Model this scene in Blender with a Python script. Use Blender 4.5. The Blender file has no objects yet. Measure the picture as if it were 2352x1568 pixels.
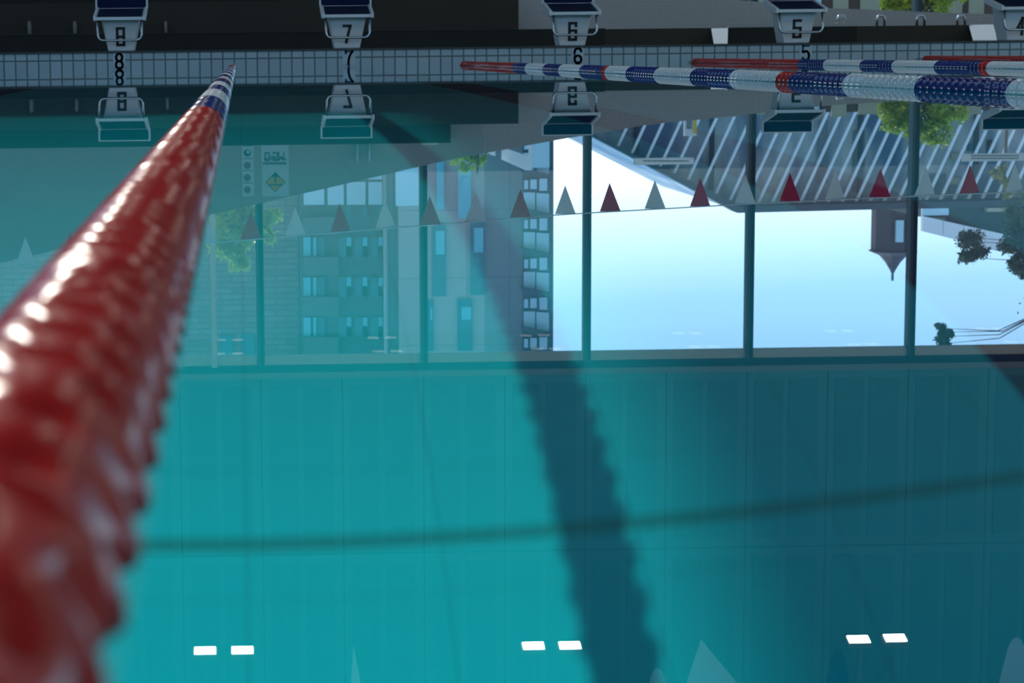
import bpy, bmesh, math, random
from math import sin, cos, pi, atan2, sqrt
from mathutils import Vector, Matrix
S = bpy.context.scene
COL = S.collection
RND = random.Random(7)

# ------------------------------------------------------------------ camera (lens and pose solved from the photograph)
F_PX, YAW, PITCH, ROLL, PX, PY, CAM_H = 5191.46, 0.0229, 0.1268, -0.0119, 677.1, 784.0, 0.1523
_f = Vector((sin(YAW)*cos(PITCH), cos(YAW)*cos(PITCH), -sin(PITCH)))
_r0 = Vector((cos(YAW), -sin(YAW), 0.0))
_d0 = _f.cross(_r0)
_r = _r0*cos(ROLL) - _d0*sin(ROLL)
_d = _d0*cos(ROLL) + _r0*sin(ROLL)
EYE = Vector((0, 0, CAM_H))
cam = bpy.data.cameras.new('camera')
cam_ob = bpy.data.objects.new('camera', cam); COL.objects.link(cam_ob)
cam_ob.matrix_world = Matrix(((_r.x, -_d.x, -_f.x, 0), (_r.y, -_d.y, -_f.y, 0), (_r.z, -_d.z, -_f.z, CAM_H), (0, 0, 0, 1)))
cam.sensor_width = 36.0; cam.lens = F_PX/2352*36.0
cam.shift_x = (1176-PX)/2352
cam.clip_start = 0.02; cam.clip_end = 600
cam.dof.use_dof = True; cam.dof.focus_distance = 8.8; cam.dof.aperture_fstop = 10.6
S.camera = cam_ob

def at(px, py, Y, refl=True):
    """World point at depth Y seen at photo pixel (px, py); refl: seen mirrored in the water."""
    v = _f*F_PX + _r*(px-PX) + _d*(py-PY)
    t = Y/v.y
    z = CAM_H + v.z*t
    return Vector((v.x*t, Y, -z if refl else z))

# ------------------------------------------------------------------ materials
MATS = {}
def nodes_of(name):
    m = bpy.data.materials.new(name); m.use_nodes = True
    nt = m.node_tree; nt.nodes.clear()
    out = nt.nodes.new('ShaderNodeOutputMaterial')
    MATS[name] = m
    return m, nt, out
def pm(name, col, rough=0.6, metal=0.0, spec=0.5, var=0.0, scale=8.0, trans=0.0, sss=0.0, coat=0.0, bump=0.0):
    m, nt, out = nodes_of(name)
    b = nt.nodes.new('ShaderNodeBsdfPrincipled')
    b.inputs['Base Color'].default_value = (*col, 1); b.inputs['Roughness'].default_value = rough
    b.inputs['Metallic'].default_value = metal; b.inputs['Specular IOR Level'].default_value = spec
    b.inputs['Coat Weight'].default_value = coat
    if sss: b.inputs['Subsurface Weight'].default_value = sss; b.inputs['Subsurface Radius'].default_value = (.02, .02, .02)
    if var or bump:
        tc = nt.nodes.new('ShaderNodeTexCoord'); n = nt.nodes.new('ShaderNodeTexNoise')
        n.inputs['Scale'].default_value = scale; n.inputs['Detail'].default_value = 4
        nt.links.new(tc.outputs['Object'], n.inputs['Vector'])
        if var:
            mx = nt.nodes.new('ShaderNodeMix'); mx.data_type = 'RGBA'
            mx.inputs[6].default_value = (*[c*(1-var) for c in col], 1); mx.inputs[7].default_value = (*[min(1, c*(1+var)) for c in col], 1)
            nt.links.new(n.outputs['Fac'], mx.inputs[0]); nt.links.new(mx.outputs[2], b.inputs['Base Color'])
        if bump:
            bp = nt.nodes.new('ShaderNodeBump'); bp.inputs['Strength'].default_value = bump; bp.inputs['Distance'].default_value = .01
            nt.links.new(n.outputs['Fac'], bp.inputs['Height']); nt.links.new(bp.outputs['Normal'], b.inputs['Normal'])
    sh = b.outputs[0]
    if trans:
        t = nt.nodes.new('ShaderNodeBsdfTranslucent'); t.inputs[0].default_value = (*col, 1)
        mix = nt.nodes.new('ShaderNodeMixShader'); mix.inputs[0].default_value = trans
        nt.links.new(sh, mix.inputs[1]); nt.links.new(t.outputs[0], mix.inputs[2]); sh = mix.outputs[0]
    nt.links.new(sh, out.inputs[0])
    return m
def emit(name, col, k):
    m, nt, out = nodes_of(name)
    e = nt.nodes.new('ShaderNodeEmission'); e.inputs[0].default_value = (*col, 1); e.inputs[1].default_value = k
    nt.links.new(e.outputs[0], out.inputs[0]); return m
def tiles(name, col, grout, axes, pitch, off, gw, rough=.35, var=.06, offset_rows=False, spec=.5):
    """Tile / brick / panel grid on two world axes ('X','Y','Z'), grout width gw (m)."""
    m, nt, out = nodes_of(name)
    L = nt.links.new
    g = nt.nodes.new('ShaderNodeNewGeometry'); s = nt.nodes.new('ShaderNodeSeparateXYZ'); L(g.outputs['Position'], s.inputs[0])
    def mth(op, a, b=None):
        n = nt.nodes.new('ShaderNodeMath'); n.operation = op
        for i, v in enumerate((a, b)):
            if v is None: continue
            if isinstance(v, (int, float)): n.inputs[i].default_value = v
            else: L(v, n.inputs[i])
        return n.outputs[0]
    masks, cells = [], []
    row = None
    for i in (1, 0):
        v = mth('DIVIDE', mth('SUBTRACT', s.outputs[axes[i]], off[i]), pitch[i])
        if i == 0 and offset_rows: v = mth('ADD', v, mth('MULTIPLY', row, .5))
        fr = mth('FRACT', v); cells.append(mth('FLOOR', v))
        if i == 1: row = cells[0]
        hw = gw/pitch[i]/2
        masks.append(mth('GREATER_THAN', mth('ABSOLUTE', mth('SUBTRACT', fr, .5)), .5-hw))
    mask = mth('MAXIMUM', masks[0], masks[1])
    cb = nt.nodes.new('ShaderNodeCombineXYZ'); L(cells[0], cb.inputs[0]); L(cells[1], cb.inputs[1])
    wn = nt.nodes.new('ShaderNodeTexWhiteNoise'); wn.noise_dimensions = '3D'; L(cb.outputs[0], wn.inputs['Vector'])
    mc = nt.nodes.new('ShaderNodeMix'); mc.data_type = 'RGBA'
    mc.inputs[6].default_value = (*[c*(1-var) for c in col], 1); mc.inputs[7].default_value = (*[min(1, c*(1+var)) for c in col], 1)
    L(wn.outputs['Value'], mc.inputs[0])
    mg = nt.nodes.new('ShaderNodeMix'); mg.data_type = 'RGBA'; mg.inputs[7].default_value = (*grout, 1)
    L(mask, mg.inputs[0]); L(mc.outputs[2], mg.inputs[6])
    b = nt.nodes.new('ShaderNodeBsdfPrincipled'); b.inputs['Roughness'].default_value = rough; b.inputs['Specular IOR Level'].default_value = spec
    L(mg.outputs[2], b.inputs['Base Color']); L(b.outputs[0], out.inputs[0])
    return m

pm('white_plastic', (.74, .79, .81), .45)
pm('navy_rubber', (.001, .010, .048), .7, spec=.15)
pm('black_paint', (.01, .012, .014), .5)
pm('navy_paint', (.006, .025, .10), .4)
pm('steel', (.55, .58, .58), .25, metal=1.0)
pm('number_white', (.46, .55, .58), .35)
pm('red_float', (.50, .010, .007), .24, spec=.4)
pm('blue_float', (.002, .020, .17), .22, spec=.5)
pm('white_float', (.72, .78, .78), .18, spec=.5)
pm('cable_steel', (.3, .3, .3), .4, metal=1)
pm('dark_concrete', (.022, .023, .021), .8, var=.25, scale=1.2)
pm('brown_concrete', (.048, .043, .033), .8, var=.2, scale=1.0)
pm('seat_lip', (.05, .055, .055), .8)
pm('coping', (.05, .058, .06), .6, var=.15)
pm('pale_render', (.42, .46, .45), .7, var=.06, scale=.7)
pm('mullion_green', (.012, .05, .06), .5)
pm('mullion_face', (.08, .13, .15), .5)
pm('head_beam', (.75, .75, .68), .6)
pm('upper_trim', (.30, .36, .36), .6)
pm('roof_metal', (.32, .36, .38), .7)
pm('pavement', (.30, .30, .28), .85, var=.15, scale=.4)
pm('flag_red', (.55, .02, .06), .6, trans=.15)
pm('flag_white', (.82, .88, .88), .6, trans=.15)
pm('flag_blue', (.01, .06, .12), .6)
pm('cord_white', (.7, .75, .75), .6)
pm('sign_white', (.60, .74, .80), .5)
pm('sign_yellow', (.62, .44, .06), .5)
pm('sign_dark', (.02, .055, .06), .5)
pm('sign_grey', (.10, .15, .17), .5)
pm('sign_red', (.22, .12, .13), .5)
pm('sign_blue', (.01, .10, .16), .5)
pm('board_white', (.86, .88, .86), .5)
pm('lamp_housing', (.25, .27, .27), .5)
emit('lamp_lens', (1.0, .97, .86), 24.0)
tiles('pool_tile', (.38, .47, .50), (.10, .135, .14), 'XZ', (.125, .125), (1.196, -.025), .016)
tiles('wall_mosaic', (.52, .52, .50), (.42, .43, .43), 'XZ', (.05, .05), (0, .0), .007, rough=.5, var=.03)
tiles('panel_wall', (.13, .40, .44), (.05, .17, .19), 'XZ', (1.347, 3.03), (.2768, 5.12), .028, rough=.6, var=.02)
tiles('panel_strip', (.09, .32, .36), (.09, .32, .36), 'XZ', (1.347, 3.03), (.2768, 5.12), .02, rough=.6, var=.02)
tiles('floor_teal', (.002, .62, .72), (.002, .56, .65), 'XY', (.25, .25), (0, 0), .008, rough=.8, var=.02, spec=0)
pm('lane_line_tile', (.002, .012, .11), .8, spec=0)
pm('slot_dark', (.006, .32, .33), .8, spec=0)
# water: a plain clear dielectric
m, nt, out = nodes_of('water')
g = nt.nodes.new('ShaderNodeBsdfGlass'); g.inputs['IOR'].default_value = 1.333; g.inputs['Roughness'].default_value = 0
g.inputs['Color'].default_value = (1, 1, 1, 1)
nt.links.new(g.outputs[0], out.inputs[0])
# window glass: thin pane, see-through with a Fresnel reflection
m, nt, out = nodes_of('window_glass')
t = nt.nodes.new('ShaderNodeBsdfTransparent'); t.inputs[0].default_value = (.90, .96, .96, 1)
gl = nt.nodes.new('ShaderNodeBsdfGlossy'); gl.inputs['Roughness'].default_value = 0
fr = nt.nodes.new('ShaderNodeFresnel'); fr.inputs[0].default_value = 1.5
mx = nt.nodes.new('ShaderNodeMixShader')
nt.links.new(fr.outputs[0], mx.inputs[0]); nt.links.new(t.outputs[0], mx.inputs[1]); nt.links.new(gl.outputs[0], mx.inputs[2])
nt.links.new(mx.outputs[0], out.inputs[0])
# outside
tiles('brick_grey', (.17, .17, .155), (.09, .09, .085), 'XZ', (.6, .16), (0, 0), .03, rough=.8, var=.15, offset_rows=True)
pm('facade_dark', (.06, .10, .11), .6)
pm('spandrel', (.10, .13, .13), .7)
pm('facade_grey', (.22, .24, .24), .7)
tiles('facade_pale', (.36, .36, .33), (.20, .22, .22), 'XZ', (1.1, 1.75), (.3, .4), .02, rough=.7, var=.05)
tiles('facade_shade', (.19, .22, .23), (.10, .12, .13), 'XZ', (1.1, 1.75), (.3, .4), .02, rough=.7, var=.05)  # same panels as the pale facade, shade put into the colour
pm('glass_cyan', (.15, .55, .62), .3)
pm('glass_dim', (.05, .18, .22), .2)
pm('glass_sky', (.50, .74, .80), .2)
pm('tower_frame', (.06, .10, .11), .6)
pm('canopy_fabric', (.92, .92, .88), .6, trans=.65)
pm('sticker_film', (.75, .80, .80), .5, trans=.6)
pm('sunlit_white', (.9, .9, .87), .7)
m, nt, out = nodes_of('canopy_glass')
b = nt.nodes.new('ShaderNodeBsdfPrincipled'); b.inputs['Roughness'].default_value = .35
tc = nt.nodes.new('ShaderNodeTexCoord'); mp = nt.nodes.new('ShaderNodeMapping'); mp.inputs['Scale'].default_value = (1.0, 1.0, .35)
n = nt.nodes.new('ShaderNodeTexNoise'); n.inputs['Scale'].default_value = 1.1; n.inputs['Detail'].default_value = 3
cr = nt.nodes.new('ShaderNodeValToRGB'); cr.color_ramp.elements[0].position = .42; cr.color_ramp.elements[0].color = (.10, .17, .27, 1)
cr.color_ramp.elements[1].position = .66; cr.color_ramp.elements[1].color = (.60, .62, .56, 1)  # two-tone noise puts soft reflections into the glass colour
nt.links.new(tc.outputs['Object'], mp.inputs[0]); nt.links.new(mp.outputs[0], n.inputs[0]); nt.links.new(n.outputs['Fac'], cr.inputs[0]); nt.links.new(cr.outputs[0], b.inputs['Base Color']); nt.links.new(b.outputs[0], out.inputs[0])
pm('canopy_fin', (.9, .92, .92), .5)
pm('canopy_edge', (.05, .085, .10), .6)
pm('turret_brick', (.06, .05, .05), .8, var=.2)
pm('turret_roof', (.075, .065, .065), .7)
pm('bark', (.10, .075, .05), .9, var=.3)
pm('leaf_green', (.36, .46, .05), .35, trans=.6, var=.5, scale=3)
pm('leaf_dark', (.09, .14, .05), .45, trans=.35, var=.5, scale=3)
pm('leaf_yellow', (.28, .27, .06), .45, trans=.45, var=.5, scale=3)
pm('bus_yellow', (.75, .50, .08), .4)
pm('bus_white', (.75, .74, .70), .4)
pm('brown_brick', (.13, .07, .055), .8, var=.3)
pm('cream', (.45, .40, .28), .8, var=.1)
pm('dark_green', (.015, .05, .045), .7)
pm('grey_post', (.30, .31, .30), .6)

# ------------------------------------------------------------------ mesh helpers
class MB:
    def __init__(self): self.bm = bmesh.new(); self.mi = 0
    def face(self, pts):
        vs = [self.bm.verts.new(p) for p in pts]
        f = self.bm.faces.new(vs); f.material_index = self.mi; return f
    def box(self, x0, x1, y0, y1, z0, z1):
        v = [self.bm.verts.new(p) for p in ((x0,y0,z0),(x1,y0,z0),(x1,y1,z0),(x0,y1,z0),(x0,y0,z1),(x1,y0,z1),(x1,y1,z1),(x0,y1,z1))]
        for q in ((3,2,1,0),(4,5,6,7),(0,1,5,4),(1,2,6,5),(2,3,7,6),(3,0,4,7)):
            self.bm.faces.new([v[i] for i in q]).material_index = self.mi
        return self
    def prism(self, pts, dvec):
        """pts: polygon (list of 3-D points), extruded along dvec."""
        dvec = Vector(dvec); n = len(pts)
        a = [self.bm.verts.new(p) for p in pts]; b = [self.bm.verts.new(Vector(p)+dvec) for p in pts]
        fs = [self.bm.faces.new(a), self.bm.faces.new(b[::-1])]
        for i in range(n):
            j = (i+1) % n
            fs.append(self.bm.faces.new((a[j], a[i], b[i], b[j])))
        for f in fs: f.material_index = self.mi
        return self
    def tube(self, pts, r, seg=10, closed=False, cap=True):
        pts = [Vector(p) for p in pts]; rings = []
        n = len(pts); up = None
        for i, p in enumerate(pts):
            t = (pts[min(i+1, n-1)]-pts[max(i-1, 0)]).normalized()
            if up is None:
                up = Vector((0, 0, 1)) if abs(t.z) < .9 else Vector((0, 1, 0))
            s = t.cross(up).normalized(); up = s.cross(t).normalized()
            rr = r[i] if isinstance(r, (list, tuple)) else r
            rings.append([self.bm.verts.new(p + s*(cos(2*pi*k/seg)*rr) + up*(sin(2*pi*k/seg)*rr)) for k in range(seg)])
        for a, b in zip(rings, rings[1:]):
            for k in range(seg):
                f = self.bm.faces.new((a[k], a[(k+1) % seg], b[(k+1) % seg], b[k])); f.smooth = True; f.material_index = self.mi
        if cap:
            self.bm.faces.new(rings[0][::-1]).material_index = self.mi; self.bm.faces.new(rings[-1]).material_index = self.mi
        return self
    def build(self, name, mats, parent=None, bevel=0, seg=2):
        if not isinstance(mats, (list, tuple)): mats = [mats]
        bmesh.ops.recalc_face_normals(self.bm, faces=self.bm.faces[:])
        me = bpy.data.meshes.new(name); self.bm.to_mesh(me); self.bm.free()
        for k in mats: me.materials.append(MATS[k])
        o = bpy.data.objects.new(name, me); COL.objects.link(o)
        if parent is not None: o.parent = parent
        if bevel:
            b = o.modifiers.new('bevel', 'BEVEL'); b.width = bevel; b.segments = seg; b.limit_method = 'ANGLE'
        return o
def tag(o, label=None, cat=None, group=None, kind=None):
    if label: o['label'] = label
    if cat: o['category'] = cat
    if group: o['group'] = group
    if kind: o['kind'] = kind
    return o
def empty(name, loc, label, cat, group=None):
    o = bpy.data.objects.new(name, None); COL.objects.link(o); o.location = loc; o.empty_display_size = .1
    return tag(o, label, cat, group)
def struct(o): o['kind'] = 'structure'; return o
def add_part(mb, name, mats, root, bevel=0, **k):
    """Build a part whose shape is given in world space under an Empty root that only translates."""
    o = mb.build(name, mats, root, bevel, **k)
    o.matrix_parent_inverse = Matrix.Translation(-Vector(root.location))
    return o

# ------------------------------------------------------------------ pool and hall shell
D = 24.79; ZD = 0.197; LANE7 = 1.196; ROPE1 = -0.0794; GL = 37.0; DEPTH = 2.0
XL, XR, YN = -2.75, 22.3, -.21
mb = MB(); mb.face([(XL, YN, 0), (XR, YN, 0), (XR, D, 0), (XL, D, 0)])
water = struct(mb.build('water', 'water')); water.data.polygons[0].use_smooth = True
water.cycles.is_caustics_caster = True
# pool floor: strips with lane lines
mb = MB()
xs = [XL]
for k in range(-1, 9):
    c = LANE7 + 2.5*k
    for e in (c-.125, c+.125):
        if XL < e < XR: xs.append(e)
xs.append(XR)
ys = [YN, 2.835, 2.86, D]
lane = lambda x: any(abs(x-(LANE7+2.5*k)) < .12 for k in range(-1, 9))
for i in range(len(xs)-1):
    for j in range(len(ys)-1):
        xm = (xs[i]+xs[i+1])/2
        mb.mi = 1 if lane(xm) else (2 if j == 1 else 0)
        mb.face([(xs[i], ys[j], -DEPTH), (xs[i+1], ys[j], -DEPTH), (xs[i+1], ys[j+1], -DEPTH), (xs[i], ys[j+1], -DEPTH)])
pf = struct(mb.build('floor_pool', ['floor_teal', 'lane_line_tile', 'slot_dark'])); pf.cycles.is_caustics_receiver = True
mb = MB(); mb.box(XL-.3, XR+.3, D, D+.3, -DEPTH-.2, ZD-.022); struct(mb.build('wall_pool_far', 'pool_tile'))
for nm, b in (('wall_pool_near', (XL-.3, XR+.3, YN-.3, YN, -DEPTH-.2, -.02)), ('wall_pool_left', (XL-.3, XL, YN, D, -DEPTH-.2, ZD-.03)), ('wall_pool_right', (XR, XR+.3, YN, D, -DEPTH-.2, ZD-.03))):
    mb = MB(); mb.box(*b); o = struct(mb.build(nm, 'floor_teal')); o.cycles.is_caustics_receiver = True
mb = MB(); mb.box(XL-.3, XR+.3, D-.012, D+.3, ZD-.022, ZD); struct(mb.build('trim_1', 'coping'))
mb = MB(); mb.box(-16, 30, D+.3, 39, ZD-.15, ZD-.002); struct(mb.build('floor_deck', 'coping'))
mb = MB(); mb.box(-16, XL-.3, -6, D+.3, ZD-.15, ZD-.002); struct(mb.build('floor_left_deck', 'coping'))
mb = MB(); mb.box(-60, 90, 39.01, 190, -.1, .12); struct(mb.build('ground_outside', 'pavement'))

# low rear wall whose top ramps down to the right
YW = 34.4
top_px = [(-260, 668), (0, 604), (260, 544), (522, 484), (760, 430), (1000, 374), (1110, 352), (1216, 333), (1310, 316), (1397, 302), (1478, 288), (1555, 279), (1629, 273), (1740, 260), (1905, 242), (2020, 235), (2109, 229), (2300, 218), (2700, 200)]
prof = [at(x, y, YW) for x, y in top_px]
split = next(i for i, (x, y) in enumerate(top_px) if x >= 1110)
def ramp_wall(name, pr, mat):
    pts = [(p.x, YW, p.z) for p in pr] + [(pr[-1].x, YW, ZD-.05), (pr[0].x, YW, ZD-.05)]
    mb = MB(); mb.prism(pts, (0, .3, 0)); return struct(mb.build(name, mat))
ramp_wall('wall_rear_left', prof[:split+1], 'pale_render')
ramp_wall('wall_rear_right', prof[split:], 'wall_mosaic')
# upper cladding wall over the windows
zt = at(1344, 829, GL).z       # underside of window head
z_head = (at(1344, 806, GL).z, at(1344, 826, GL).z)
z_dark = (z_head[1], at(1344, 842, GL).z)
z_trim = (z_dark[1], at(1344, 856, GL).z)
z_band = (z_trim[1], at(1344, 879, GL).z)
XA, XB = -6.2, 24.0
mb = MB(); mb.box(-16, 30, GL-.10, GL+.12, z_dark[0], z_dark[1]); struct(mb.build('trim_2', 'mullion_green'))
mb = MB(); mb.box(-16, 30, GL-.16, GL+.12, z_trim[0], z_trim[1]); struct(mb.build('trim_3', 'upper_trim'))
mb = MB(); mb.box(-16, 30, GL-.02, GL+.2, z_band[0], 11.0); wu = struct(mb.build('wall_upper', 'panel_wall'))
mb = MB()                                             # recessed-looking pairs of plates on every panel
for k in range(-6, 20):
    x0 = .2768 + 1.347*k
    for a, b in ((.13, .60), (.70, 1.19)):
        for z0, z1 in ((5.12+.2, 8.15-.16), (8.15+.16, 10.95)):
            if x0+b < 29.5: mb.box(x0+a, x0+b, GL-.035, GL-.02, z0, z1)
struct(mb.build('trim_4', 'panel_strip'))
# windows: posts, head and glass, one bay each
SG, XG = 2.6937, .2768
z_sill = ZD-.05
bay = 0
for k in range(-2, 8):
    bay += 1
    x0 = XG + SG*k; x1 = x0 + SG
    mb = MB(); mb.box(x0-.05, x0+.07, GL-.12, GL+.10, z_sill, z_dark[1])
    w = struct(mb.build('window_%d' % bay, 'mullion_green'))
    mb = MB(); mb.box(x0-.055, x0-.005, GL-.135, GL-.12, z_sill, z_dark[0]); mb.build('mullion_strip', 'mullion_face', w)
    mb = MB(); mb.box(x0+.07, x1-.05, GL-.07, GL+.08, z_head[0], z_head[1]); mb.build('window_head', 'head_beam', w)
    mb = MB(); mb.face([(x0+.07, GL, z_sill), (x1-.05, GL, z_sill), (x1-.05, GL, z_head[0]), (x0+.07, GL, z_head[0])])
    mb.build('pane', 'window_glass', w)
# bright left jamb of the glazing
p = at(490, 640, GL)
mb = MB(); mb.box(p.x-.045, p.x+.045, GL-.3, GL-.12, 1.5, z_dark[0]); struct(mb.build('trim_5', 'board_white'))
# side walls and the roof with its open skylights
mb = MB(); mb.box(-16.3, -16, -6, 39, -.2, 11); struct(mb.build('wall_left', 'pale_render'))
mb = MB(); mb.box(30, 30.3, -6, 39, -.2, 11); struct(mb.build('wall_right', 'pale_render'))
mb = MB(); mb.box(-26.3, 30.3, -16.3, -16, -.2, 4.6); struct(mb.build('wall_near_blocker', 'pale_render'))  # unseen wall added to block sky behind the camera, height set for ambient light
mb = MB(); mb.box(-16, 30, -16, YN-.3, ZD-.15, ZD-.25); struct(mb.build('floor_near_deck', 'coping'))
SUN = Vector((.44, -1.1, -1.0)).normalized()
def roof_hole(x0, x1, y0, y1, z):
    t = (11.0-z)/-SUN.z
    return (x0-SUN.x*t, x1-SUN.x*t, y0-SUN.y*t, y1-SUN.y*t)
holes = [roof_hole(-7.5, .03, -1.5, 9.4, 0.0)]
gx = sorted({-26.3, 30.3, *[h for H in holes for h in H[:2]]}); gy = sorted({-16.0, 39.0, *[h for H in holes for h in H[2:]]})
mb = MB()
for i in range(len(gx)-1):
    for j in range(len(gy)-1):
        cx, cy = (gx[i]+gx[i+1])/2, (gy[j]+gy[j+1])/2
        if any(H[0] < cx < H[1] and H[2] < cy < H[3] for H in holes): continue
        mb.box(gx[i], gx[i+1], gy[j], gy[j+1], 11.0, 11.06)
struct(mb.build('ceiling', 'roof_metal'))

# ------------------------------------------------------------------ digits as squared strokes
DIG = {
 '8': [[(0,0),(1,0),(1,2),(0,2),(0,0)], [(0,1),(1,1)]],
 '7': [[(0,2),(1,2),(.35,0)]],
 '6': [[(1,1.65),(1,2),(0,2),(0,0),(1,0),(1,1.1),(0,1.1)]],
 '5': [[(1,2),(0,2),(0,1.1),(1,1.1),(1,0),(0,0),(0,.3)]],
 '4': [[(.75,0),(.75,2),(0,.7),(1,.7)]],
 '0': [[(0,0),(1,0),(1,2),(0,2),(0,0)]],
 '-': [[(.1,1),(.9,1)]],
 'M': [[(0,0),(0,2),(.5,1),(1,2),(1,0)]],
}
def round_digit(c):
    """Rounder digits for the tile numbers (unit box 1 x 2)."""
    arc = lambda cx, cy, rx, ry, a0, a1, n=14: [(cx+rx*cos(math.radians(a0+(a1-a0)*i/n)), cy+ry*sin(math.radians(a0+(a1-a0)*i/n))) for i in range(n+1)]
    if c == '8': return [arc(.5, 1.5, .45, .5, 0, 360, 20), arc(.5, .5, .5, .5, 0, 360, 20)]
    if c == '6': return [arc(.5, 1.5, .5, .5, 10, 180) + [(0, .5)] + arc(.5, .5, .5, .5, 180, 540, 22)]
    if c == '5': return [[(.95, 2), (.08, 2), (.04, 1.15)] + arc(.5, .62, .5, .62, 125, -150, 18)]
    if c == '7': return [[(0, 1.7), (0, 2), (1, 2)] + arc(1.45, .35, 1.05, 1.7, 112, 190, 10)]
def strokes(mb, lines, ox, oz, w, h2, th, y, dep):
    """Flat raised strokes in the XZ plane: unit box 1 x 2 scaled to w x 2*h2, front at y, dep deep."""
    for ln in lines:
        pts = [(ox+px*w, oz+pz*h2) for px, pz in ln]
        closed = abs(pts[0][0]-pts[-1][0])+abs(pts[0][1]-pts[-1][1]) < 1e-6
        for (ax, az), (bx, bz) in zip(pts, pts[1:]):
            L = sqrt((bx-ax)**2+(bz-az)**2)
            if L < 1e-7: continue
            ux, uz = (bx-ax)/L, (bz-az)/L; e = th*.5
            ax2, az2, bx2, bz2 = ax-ux*e*.9, az-uz*e*.9, bx+ux*e*.9, bz+uz*e*.9
            nx, nz = -uz*e, ux*e
            mb.prism([(ax2+nx, y, az2+nz), (bx2+nx, y, bz2+nz), (bx2-nx, y, bz2-nz), (ax2-nx, y, az2-nz)], (0, dep, 0))

# ------------------------------------------------------------------ starting blocks
BLK = {}
def starting_block(num, X, label):
    Y0 = 25.0
    r = empty('starting_block', (X, Y0, ZD), label, 'starting block', 'starting blocks along the far end')
    B = {}
    def P(mb, n, m, bevel=0, parent=None):
        o = mb.build(n, m, parent or r, bevel); return o
    # tapered pedestal
    mb = MB()
    mb.prism([(-.14, .20, 0), (.14, .20, 0), (.215, .17, .37), (-.215, .17, .37)], (0, .36, 0)); P(mb, 'pedestal', 'white_plastic', .012)
    mb = MB(); mb.box(-.13, .13, .21, .54, -.002, .012); P(mb, 'base_plate', 'black_paint')
    # sloping platform with navy pads and white cheeks
    mb = MB(); mb.prism([(-.265, 0, .335), (-.265, .56, .44), (-.265, .56, .475), (-.265, 0, .370)], (.53, 0, 0)); P(mb, 'platform', 'white_plastic', .006)
    mb = MB(); mb.prism([(-.245, .004, .372), (-.245, .50, .466), (-.245, .50, .472), (-.245, .004, .378)], (.49, 0, 0)); P(mb, 'top_pad', 'navy_rubber')
    for s in (-1, 1):
        mb = MB(); mb.prism([(s*.255, -.015, .330), (s*.255, .10, .325), (s*.255, .60, .43), (s*.255, .60, .50), (s*.255, -.015, .385)], (s*.03, 0, 0)); P(mb, 'side_plate', 'white_plastic', .006)
    # raised kick plate at the rear
    mb = MB(); mb.box(-.292, .292, .55, .60, .465, .610); kp = P(mb, 'kick_plate', 'white_plastic', .006)
    mb = MB(); mb.box(-.272, .272, .545, .55, .478, .598); P(mb, 'kick_pad', 'navy_rubber', 0, kp)
    # bent grab bar
    pts = [(-.238, .03, .335)]; rc = .055
    for i in range(7): a = pi + i*pi/12; pts.append((-.238+rc+rc*cos(a), 0, .118+rc+rc*sin(a)))
    for i in range(7): a = 1.5*pi + i*pi/12; pts.append((.238-rc+rc*cos(a), 0, .118+rc+rc*sin(a)))
    pts.append((.238, .03, .335))
    mb = MB(); mb.tube(pts, .0135, 10); P(mb, 'grab_bar', 'steel')
    mb = MB(); strokes(mb, DIG[num], -.036, .068, .072, .090, .030, .176, .03); 
    for v in mb.bm.verts: v.co.y += (.20-.17)*(1-v.co.z/.37) - .013
    o = P(mb, 'lane_number', 'black_paint'); o['label'] = 'black lane number %s' % num
    mb = MB(); mb.box(-.222, -.190, .26, .275, .02, .16); 
    for v in mb.bm.verts: v.co.x += .02
    return r
for num, k, lab in (('8', -1, 'white starting block with navy pads numbered 8, nearest the left edge'), ('7', 0, 'white starting block with navy pads numbered 7, in front of the dark seating'),
                    ('6', 1, 'white starting block numbered 6, standing where dark seating meets the pale tiled wall'), ('5', 2, 'white starting block with navy pads numbered 5, in front of the pale tiled wall'),
                    ('4', 3, 'white starting block cut off by the right edge of the photo')):
    starting_block(num, LANE7+2.5*k, lab)

# lane numbers set into the tiled end wall
for num, k in (('8', -1), ('7', 0), ('6', 1), ('5', 2)):
    X = LANE7+2.5*k
    r = empty('number_tile', (X, D, .09), 'navy number %s on a white tile in the pool end wall' % num, 'tile number', 'lane numbers on the end wall')
    mb = MB(); mb.box(-.068, .068, -.004, .002, -.06, .083); mb.build('tile', 'number_white', r)
    mb = MB(); strokes(mb, round_digit(num), -.036, -.080, .072, .079, .025, -.007, .004); mb.build('digit', 'navy_paint', r)

# ------------------------------------------------------------------ lane ropes
PITCH_F = .08
def float_mesh(ph, seg=48):
    prof = [(y_, .0372+.0095*(y_/.070)**2.4) for y_ in (0, .008, .016, .024, .032, .040, .047, .053, .058, .062, .066, .0695)] + [(.0720, .0473), (.0742, .0471), (.0762, .0460), (.0776, .0442), (.0788, .0415), (.08, .0368)]
    vs, fs = [], []
    w = seg//2+1                                      # the discs float half sunk: the dry upper half is built
    for i, (y, r) in enumerate(prof):
        for k in range(w):
            th = pi*k/(w-1)
            dent = .0075*max(0, cos(5*th+ph))**1.2*math.exp(-((y-.040)/.016)**2)
            wob = .0022*cos(5*th+ph)*math.exp(-((y-.060)/.007)**2)
            rr = r-dent+wob
            vs.append((rr*cos(th), y, rr*sin(th)+.0003))
    n = len(prof)
    for i in range(n-1):
        for k in range(w-1):
            fs.append((i*w+k, (i+1)*w+k, (i+1)*w+k+1, i*w+k+1))
        fs.append((i*w+w-1, (i+1)*w+w-1, (i+1)*w, i*w))
    return vs, fs
FVS = [float_mesh(p)[0] for p in (0.3, 2.4, 4.4)]; FF = float_mesh(0)[1]
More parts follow.
